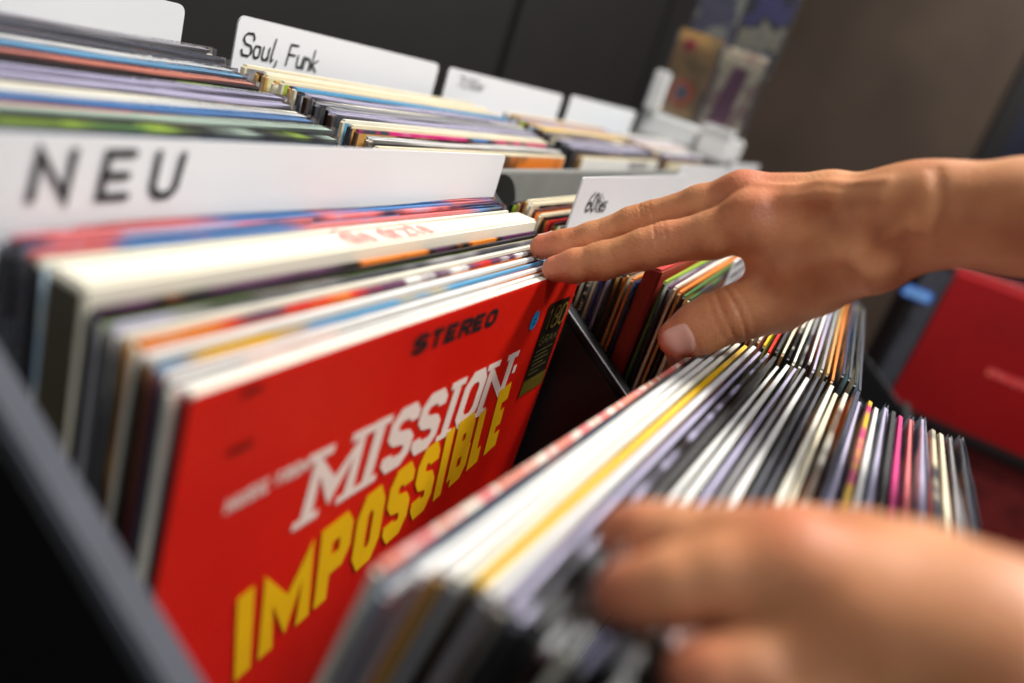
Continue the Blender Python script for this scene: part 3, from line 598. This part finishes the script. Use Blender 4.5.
# ------------------------------------------------------------------ hands
def smin(a, b, k):
    h = np.maximum(k - np.abs(a - b), 0) / k
    return np.minimum(a, b) - h * h * k * .25
def cone(p, a, b, ra, rb):
    ab = b - a; L = float(ab @ ab) + 1e-12
    t = np.clip(((p - a) @ ab) / L, 0, 1)
    q = p - a - t[:, None] * ab
    return np.sqrt((q * q).sum(1)) - (ra + (rb - ra) * t)
def chain(p, pts, k):
    d = None
    for (a, ra), (b, rb) in zip(pts[:-1], pts[1:]):
        c = cone(p, a, b, ra, rb); d = c if d is None else smin(d, c, k)
    return d
def surface_nets(fn, lo, hi, vox):
    cs = 5
    n = np.ceil((hi - lo) / (vox * cs)).astype(int)
    ax = [lo[i] + (np.arange(n[i]) + .5) * vox * cs for i in range(3)]
    g = np.stack(np.meshgrid(*ax, indexing='ij'), -1).reshape(-1, 3)
    dc = fn(g).reshape(n)
    near = np.abs(dc) < vox * cs * 1.6
    D = np.repeat(np.repeat(np.repeat(dc, cs, 0), cs, 1), cs, 2)
    N = np.repeat(np.repeat(np.repeat(near, cs, 0), cs, 1), cs, 2)
    idx = np.argwhere(N)
    D[N] = fn(lo + (idx + .5) * vox)
    S = D < 0
    sh = np.array(D.shape)
    acc = np.zeros(tuple(sh - 1) + (3,)); cnt = np.zeros(tuple(sh - 1), int)
    c0 = [np.array(o) for o in ((0, 0, 0), (1, 0, 0), (0, 1, 0), (0, 0, 1), (1, 1, 0), (1, 0, 1), (0, 1, 1), (1, 1, 1))]
    sl = lambda o: tuple(slice(o[i], sh[i] - 1 + o[i]) for i in range(3))
    for a in c0:
        for ax_ in range(3):
            if a[ax_] == 0:
                b = a.copy(); b[ax_] = 1
                A, B = D[sl(a)], D[sl(b)]; m = (A < 0) != (B < 0)
                t = np.where(m, A / np.where(m, A - B, 1), 0)
                pt = np.zeros(acc.shape); pt[:] = a; pt[..., ax_] += t
                acc[m] += pt[m]; cnt += m
    act = cnt > 0; vid = -np.ones(cnt.shape, int); ii = np.argwhere(act); vid[act] = np.arange(len(ii))
    V = lo + (ii + acc[act] / cnt[act][:, None] + .5) * vox
    F = []
    for ax_ in range(3):
        u, w = (ax_ + 1) % 3, (ax_ + 2) % 3
        s0 = [slice(1, -1)] * 3; s0[ax_] = slice(0, -1); s1 = list(s0); s1[ax_] = slice(1, None)
        A, B = S[tuple(s0)], S[tuple(s1)]; e = np.argwhere(A != B)
        if not len(e): continue
        base = e.copy(); base[:, u] += 1; base[:, w] += 1
        ins = A[A != B]
        def at(du, dw):
            q = base.copy(); q[:, u] += du; q[:, w] += dw
            return vid[q[:, 0], q[:, 1], q[:, 2]]
        q = np.stack([at(-1, -1), at(0, -1), at(0, 0), at(-1, 0)], 1)
        q[~ins] = q[~ins][:, ::-1]; F.append(q)
    F = np.concatenate(F); F = F[(F >= 0).all(1)]
    return V, F
def grad(fn, p, e=2e-4):
    g = np.zeros_like(p)
    for i in range(3):
        d = np.zeros(3); d[i] = e; g[:, i] = (fn(p + d) - fn(p - d)) / (2 * e)
    return g
def skin_material():
    m, nt, p = new_mat('skin')
    at = nt.nodes.new('ShaderNodeAttribute'); at.attribute_name = 'red'
    tc = nt.nodes.new('ShaderNodeTexCoord'); n = nt.nodes.new('ShaderNodeTexNoise'); n.inputs['Scale'].default_value = 45; n.inputs['Detail'].default_value = 6
    n3 = nt.nodes.new('ShaderNodeTexNoise'); n3.inputs['Scale'].default_value = 420; n3.inputs['Detail'].default_value = 4
    for q in (n, n3): link(nt, tc.outputs['Object'], q.inputs['Vector'])
    r = nt.nodes.new('ShaderNodeValToRGB'); r.color_ramp.elements[0].color = rgb((194, 124, 80)); r.color_ramp.elements[1].color = rgb((218, 154, 108))
    r.color_ramp.elements[0].position = .3; r.color_ramp.elements[1].position = .7
    link(nt, n.outputs['Fac'], r.inputs['Fac'])
    mx = nt.nodes.new('ShaderNodeMix'); mx.data_type = 'RGBA'; mx.inputs[7].default_value = rgb((206, 112, 84))
    link(nt, at.outputs['Fac'], mx.inputs[0]); link(nt, r.outputs['Color'], mx.inputs[6]); link(nt, mx.outputs[2], p.inputs['Base Color'])
    p.inputs['Roughness'].default_value = .48; p.inputs['Subsurface Weight'].default_value = .18; p.inputs['Subsurface Radius'].default_value = (1, .35, .2); p.inputs['Subsurface Scale'].default_value = .004
    v = nt.nodes.new('ShaderNodeTexVoronoi'); v.inputs['Scale'].default_value = 700; link(nt, tc.outputs['Object'], v.inputs['Vector'])
    ad = nt.nodes.new('ShaderNodeMath'); ad.operation = 'ADD'; link(nt, n3.outputs['Fac'], ad.inputs[0]); link(nt, v.outputs['Distance'], ad.inputs[1])
    b = nt.nodes.new('ShaderNodeBump'); b.inputs['Strength'].default_value = .38; b.inputs['Distance'].default_value = .0005
    link(nt, ad.outputs[0], b.inputs['Height']); link(nt, b.outputs['Normal'], p.inputs['Normal'])
    return m
SKIN = skin_material()
NAILM = plain((238, 186, 166), .3, .05, 120, coat=.2)
def pts(*rows): return [(pix(a, b, d), r) for (a, b, d, r) in rows]
def crease(p, c, axis, r, depth, width, side=None):
    """shallow groove around a finger at point c, perpendicular to its axis"""
    q = p - c; s = q @ axis; rad = np.sqrt(np.maximum((q * q).sum(1) - s * s, 0))
    g = depth * np.exp(-(s / width) ** 2) * (rad < r * 1.9)
    if side is not None:
        k = (q @ side) / np.maximum(rad, 1e-6); g = g * np.clip(k * 1.6 - .1, 0, 1)
    return g
def hollow(p, a, b, depth, width):
    ab = b - a; t = np.clip(((p - a) @ ab) / float(ab @ ab), 0, 1); q = p - a - t[:, None] * ab
    return depth * np.exp(-(q * q).sum(1) / (width * width))
def build_hand(name, fn, lo, hi, vox, par, reds, label):
    V, F = surface_nets(fn, np.array(lo), np.array(hi), vox)
    for _ in range(4):
        g = grad(fn, V); V = V - (fn(V) / np.maximum((g * g).sum(1), .2))[:, None] * g * .9
    o = mesh_obj(name, V, [tuple(int(i) for i in q) for q in F], SKIN, par, smooth=True)
    red_ = np.zeros(len(V))
    for c, r, s in reds: red_ = np.maximum(red_, s * np.exp(-((V - c) ** 2).sum(1) / (r * r)))
    a = o.data.attributes.new('red', 'FLOAT', 'POINT'); a.data.foreach_set('value', red_.astype(np.float32))
    o['label'] = label
    return o
def nail(fn, c, along, normal, L, Wd, par, label=None):
    along = along - normal * (along @ normal); along = _n(along); sidev = np.cross(normal, along)
    nu, nv = 13, 11; V = []; start = []
    for i in range(nu):
        for j in range(nv):
            u = i / (nu - 1) * 2 - 1; v = j / (nv - 1) * 2 - 1
            # rounded-rectangle parametrisation
            k = (1 - .10 * v * v * v * v); a = u * L / 2 * (1 - .16 * v * v); b = v * Wd / 2 * (1 - .14 * max(0, -u) ** 3 - .16 * max(0, u) ** 3)
            start.append(c + along * a + sidev * b + normal * .012)
    p = np.array(start)
    for _ in range(40): p = p - normal * np.clip(fn(p), -.002, .004)[:, None] * .8
    uv = [(i / (nu - 1) * 2 - 1, j / (nv - 1) * 2 - 1) for i in range(nu) for j in range(nv)]
    off = np.array([.0007 if max(abs(u), abs(v)) < .99 else .00005 for u, v in uv])
    p = p + normal * off[:, None]
    F = [(i * nv + j, (i + 1) * nv + j, (i + 1) * nv + j + 1, i * nv + j + 1) for i in range(nu - 1) for j in range(nv - 1)]
    o = mesh_obj('fingernail', p, F, NAILM, par, smooth=True)
    # pale free edge strip at the far end
    i0 = nu - 3; q = p[i0 * nv:] + normal * .00015
    n_ = len(q) // nv
    mesh_obj('nail_tip', q, [(i * nv + j, (i + 1) * nv + j, (i + 1) * nv + j + 1, i * nv + j + 1) for i in range(n_ - 1) for j in range(nv - 1)], plain((244, 226, 210), .3, .04), par, smooth=True) if False else None
    return o

person = empty('person', (.25, -.55, ZF)); tag(person, 'person leafing through records, two bare tanned hands and forearms in view', 'person')
# --- right hand: reaching over the red sleeve, thumb towards the camera
ri = pts((555, 269, .428, .0074), (575, 266, .424, .0092), (602, 261, .419, .0102), (645, 249, .411, .0108), (665, 243, .408, .0110), (712, 235, .398, .0124), (752, 221, .389, .0144))
rm_ = pts((542, 247, .446, .0072), (562, 245, .443, .0084), (592, 238, .437, .0088), (632, 224, .430, .0094), (650, 219, .427, .0096), (700, 205, .415, .0105), (742, 196, .405, .0122))
rr_ = pts((606, 250, .462, .0070), (630, 246, .458, .0082), (660, 236, .452, .0086), (700, 222, .445, .0094), (760, 206, .428, .0120))
rl_ = pts((676, 246, .470, .0062), (696, 242, .467, .0072), (728, 234, .460, .0076), (785, 220, .443, .0108))
rt = pts((678, 338, .411, .0109), (698, 329, .409, .0138), (716, 320, .407, .0140), (740, 312, .403, .0133), (776, 299, .397, .0148), (814, 276, .382, .0170), (868, 240, .360, .0190))
for t_ in (ri, rm_, rr_, rl_): pass
wr_top = pix(915, 196, .358); wr_bot = pix(915, 226, .342)
def right_palm(p):
    d = chain(p, [ri[-1], (pix(830, 210, .368), .0130), (pix(905, 212, .348), .0150)], .006)
    for a in ([rm_[-1], (pix(830, 196, .385), .0118), (pix(908, 203, .358), .0145)], [rr_[-1], (pix(905, 208, .372), .0140)], [rl_[-1], (pix(910, 217, .378), .0140)]):
        d = smin(d, chain(p, a, .006), .010)
    d = smin(d, chain(p, rt[3:], .008), .014)
    d = smin(d, cone(p, pix(800, 258, .384), pix(872, 250, .356), .0105, .0200), .014)      # thenar and web
    d = smin(d, cone(p, pix(768, 260, .393), pix(850, 248, .368), .0100, .0140), .012)
    fo = [(pix(905, 212, .356), .0195), (pix(945, 213, .341), .0205), (pix(1024, 216, .318), .0222), (pix(1150, 218, .285), .0275), (pix(1500, 220, .215), .0360)]
    d = smin(d, chain(p, fo, .01), .014)
    d = smin(d, chain(p, [(pix(912, 216, .345), .0176), (pix(1024, 222, .305), .0165), (pix(1200, 232, .255), .022)], .01), .014)
    return d
def surf(px, py, fn=None):
    o = CAM.copy(); dr = _n(pix(px, py, 1.0) - CAM); t = .15
    for _ in range(90): t += .7 * float((fn or right_palm)((o + dr * t)[None])[0])
    return o + dr * t
PL = lambda *q: [surf(*a) for a in q]
def swell(p, line, depth, width):
    """positive depth: hollow along a line on the skin; negative: ridge"""
    g = None
    for a, b in zip(line[:-1], line[1:]):
        ab = b - a; t = np.clip(((p - a) @ ab) / float(ab @ ab), 0, 1); q = p - a - t[:, None] * ab; e = (q * q).sum(1)
        g = e if g is None else np.minimum(g, e)
    return depth * np.exp(-g / (width * width))
DET = [(PL((772, 212), (812, 220), (858, 238)), .0058, .0085), (PL((762, 205), (820, 196), (880, 196)), -.0016, .0045), (PL((752, 186), (820, 182), (885, 182)), -.0014, .0040),
       (PL((782, 272), (825, 262), (868, 248), (905, 226)), -.0026, .0055), (PL((872, 262), (905, 248)), .0026, .0065), (PL((936, 170), (940, 200), (936, 235)), .0011, .0030), (PL((842, 205), (900, 212)), .0012, .0060),
       (PL((800, 300), (850, 280)), .0012, .0060), (PL((990, 175), (1020, 230)), .0006, .0100)]
palm0 = right_palm
def right_palm2(p):
    d = palm0(p)
    for l, a, b in DET: d = d + swell(p, l, a, b)
    return d
ta = _n(rt[0][0] - rt[3][0]); cam_dir = _n(CAM - pix(700, 330, .41)); tn_side = _n(cam_dir - ta * (cam_dir @ ta))
RCRE = [(ri, 3, .0016, .0009), (ri, 4, .0014, .0009), (rm_, 3, .0013, .0008), (rm_, 4, .0012, .0008)]
updir = np.array([-.35, -.1, .93])
def right_hand(p):
    pm = right_palm2(p)
    fi, fm, fr, fl_ = (chain(p, c, .004) for c in (ri, rm_, rr_, rl_))
    th = chain(p, rt, .005)
    fin = smin(smin(fi, fm, .0016), smin(fr, fl_, .0014), .0014)
    d = smin(fin, th, .002)
    d = smin(d, pm, .0075)
    for dep, off, tw in ((.0012, -.0012, .12), (.0009, .0026, -.10), (.0005, -.0046, .2), (.0004, .0058, -.25)):
        d = d + crease(p, rt[2][0] * .35 + rt[3][0] * .65 + ta * off, _n(ta + tn_side * tw), .0145, dep, .00075, tn_side)
    for fc, c_i in ((ri, 4), (rm_, 4)):
        axf = _n(fc[2][0] - fc[4][0])
        for off in (-.0022, .0004, .003):
            d = d + crease(p, fc[c_i][0] + axf * off, axf, .0115, .0006, .0007, updir)
    axf = _n(ri[1][0] - ri[3][0])
    for off in (-.001, .0012): d = d + crease(p, ri[2][0] + axf * off, axf, .010, .0003, .0005, updir)
    return d
allp = np.array([c for ch in (ri, rm_, rr_, rl_, rt) for c, _ in ch] + [pix(1500, 218, .215), pix(1200, 240, .255)])
lo = allp.min(0) - .045; hi = allp.max(0) + .045
reds = [(ri[0][0], .014, .9), (rm_[0][0], .014, .9), (ri[4][0] + updir * .01, .012, .45), (rm_[-1][0] + updir * .012, .018, .7), (ri[-1][0] + updir * .012, .016, .5), (rt[0][0], .014, .55), (rt[2][0], .012, .35)]
RH = build_hand('right_hand', right_hand, lo, hi, .00135, person, reds, 'right hand with thumb nearest, fingertips on the red sleeve')
RH.parent = person; RH.location = -person.location
def nail_on(obj, fn, *a):
    o = nail(fn, *a, None); o.parent = obj; return o
tcn = _n(tn_side + np.array([0, 0, .10]))
nail_on(RH, right_hand, pix(677.5, 341.5, .40), ta, tcn, .0172, .0165)
for fc, nn in ((ri, np.array([.75, .35, .6])), (rm_, np.array([.45, .45, .75])), (rr_, np.array([.1, .4, .9])), (rl_, np.array([.1, .4, .9]))):
    al = _n(fc[0][0] - fc[1][0]); nn = _n(nn - al * (nn @ al)); nail_on(RH, right_hand, fc[0][0] * .8 + fc[1][0] * .2, al, nn, .0105, .0092)

# --- left hand: resting on the forward-leaning stack, near the lens
s_ = .745
def lp(*rows): return [(pix(a, b, d * s_), r * s_) for (a, b, d, r) in rows]
li = lp((622, 534, .256, .0088), (645, 536, .253, .0104), (680, 541, .248, .0112), (725, 545, .243, .0120), (785, 560, .236, .0140))
lm = lp((620, 596, .236, .0088), (642, 593, .234, .0102), (675, 586, .231, .0110), (720, 578, .229, .0120), (795, 578, .226, .0140))
lr = lp((690, 676, .214, .0084), (715, 674, .213, .0096), (755, 668, .212, .0102), (800, 655, .213, .0110), (850, 632, .214, .0130))
ll = lp((770, 716, .204, .0074), (792, 712, .203, .0084), (825, 705, .203, .0088), (890, 668, .206, .0115))
lt = lp((757, 536, .272, .0086), (785, 536, .268, .0106), (815, 541, .262, .0110), (860, 556, .250, .0125), (915, 590, .232, .0165), (975, 630, .215, .0190))
def left_palm(p):
    d = chain(p, [li[-1], (pix(870, 596, .225 * s_), .0150 * s_), (pix(985, 650, .208 * s_), .0190 * s_)], .006)
    for a in ([lm[-1], (pix(880, 612, .215 * s_), .0150 * s_), (pix(985, 665, .203 * s_), .0185 * s_)], [lr[-1], (pix(985, 680, .200 * s_), .0170 * s_)], [ll[-1], (pix(990, 700, .199 * s_), .0165 * s_)]):
        d = smin(d, chain(p, a, .006), .012)
    d = smin(d, chain(p, lt[3:], .008), .012)
    d = smin(d, chain(p, [(pix(985, 668, .205 * s_), .0225 * s_), (pix(1060, 705, .195 * s_), .0240 * s_), (pix(1200, 770, .178 * s_), .028 * s_), (pix(1700, 1010, .140 * s_), .036 * s_)], .01), .014)
    return d
def left_hand(p):
    pm = left_palm(p)
    a, b, c, e, t = (chain(p, q, .004) for q in (li, lm, lr, ll, lt))
    d = smin(smin(a, b, .0015), smin(c, e, .0015), .0015)
    d = smin(d, t, .002)
    return smin(d, pm, .008)
allp = np.array([c for ch in (li, lm, lr, ll, lt) for c, _ in ch] + [pix(1700, 1010, .140 * s_)])
reds = [(li[0][0], .012, .8), (lm[0][0], .012, .8), (lr[0][0], .012, .8), (li[-1][0] + np.array([0, 0, .01]), .016, .5), (lt[0][0], .012, .6)]
LH = build_hand('left_hand', left_hand, allp.min(0) - .04, allp.max(0) + .04, .0014, person, reds, 'blurred left hand nearest the camera, resting on the leaning stack')
LH.location = -person.location
for fc in (li, lm, lr, ll, lt):
    al = _n(fc[0][0] - fc[1][0]); nn = np.array([.85, .35, .4]); nn = _n(nn - al * (nn @ al)); nail_on(LH, left_hand, fc[0][0] * .75 + fc[1][0] * .25, al, nn, .0095, .0085)

# ------------------------------------------------------------------ light
def area(name, loc, target, sx, sy, power, color=(1, .96, .9)):
    l = bpy.data.lights.new(name, 'AREA'); l.shape = 'RECTANGLE'; l.size = sx; l.size_y = sy; l.energy = power; l.color = color
    o = bpy.data.objects.new(name, l); col.objects.link(o); o.location = loc
    o.rotation_euler = (Vector(target) - Vector(loc)).to_track_quat('-Z', 'Y').to_euler(); return o
area('ceiling_lamp', (.95, -.55, 1.6), (.25, -.02, 0), .5, .35, 50)
area('ceiling_lamp', (-.55, -.75, 1.4), (.1, .1, 0), .35, .3, 15, (.92, .95, 1))
area('ceiling_lamp', (1.4, -.2, 1.8), (1.2, .15, 0), .5, .5, 20, (.95, .97, 1))
area('ceiling_lamp', (3.0, -.9, 1.9), (3.6, -.3, .4), .6, .5, 34, (1, .95, .9))
w = bpy.data.worlds.new('world'); bpy.context.scene.world = w; w.use_nodes = True
w.node_tree.nodes['Background'].inputs[0].default_value = (.8, .85, 1, 1); w.node_tree.nodes['Background'].inputs[1].default_value = .07
sc = bpy.context.scene
sc.view_settings.view_transform = 'Standard'; sc.view_settings.look = 'None'; sc.view_settings.exposure = 0.0
sc.cycles.transparent_max_bounces = 24
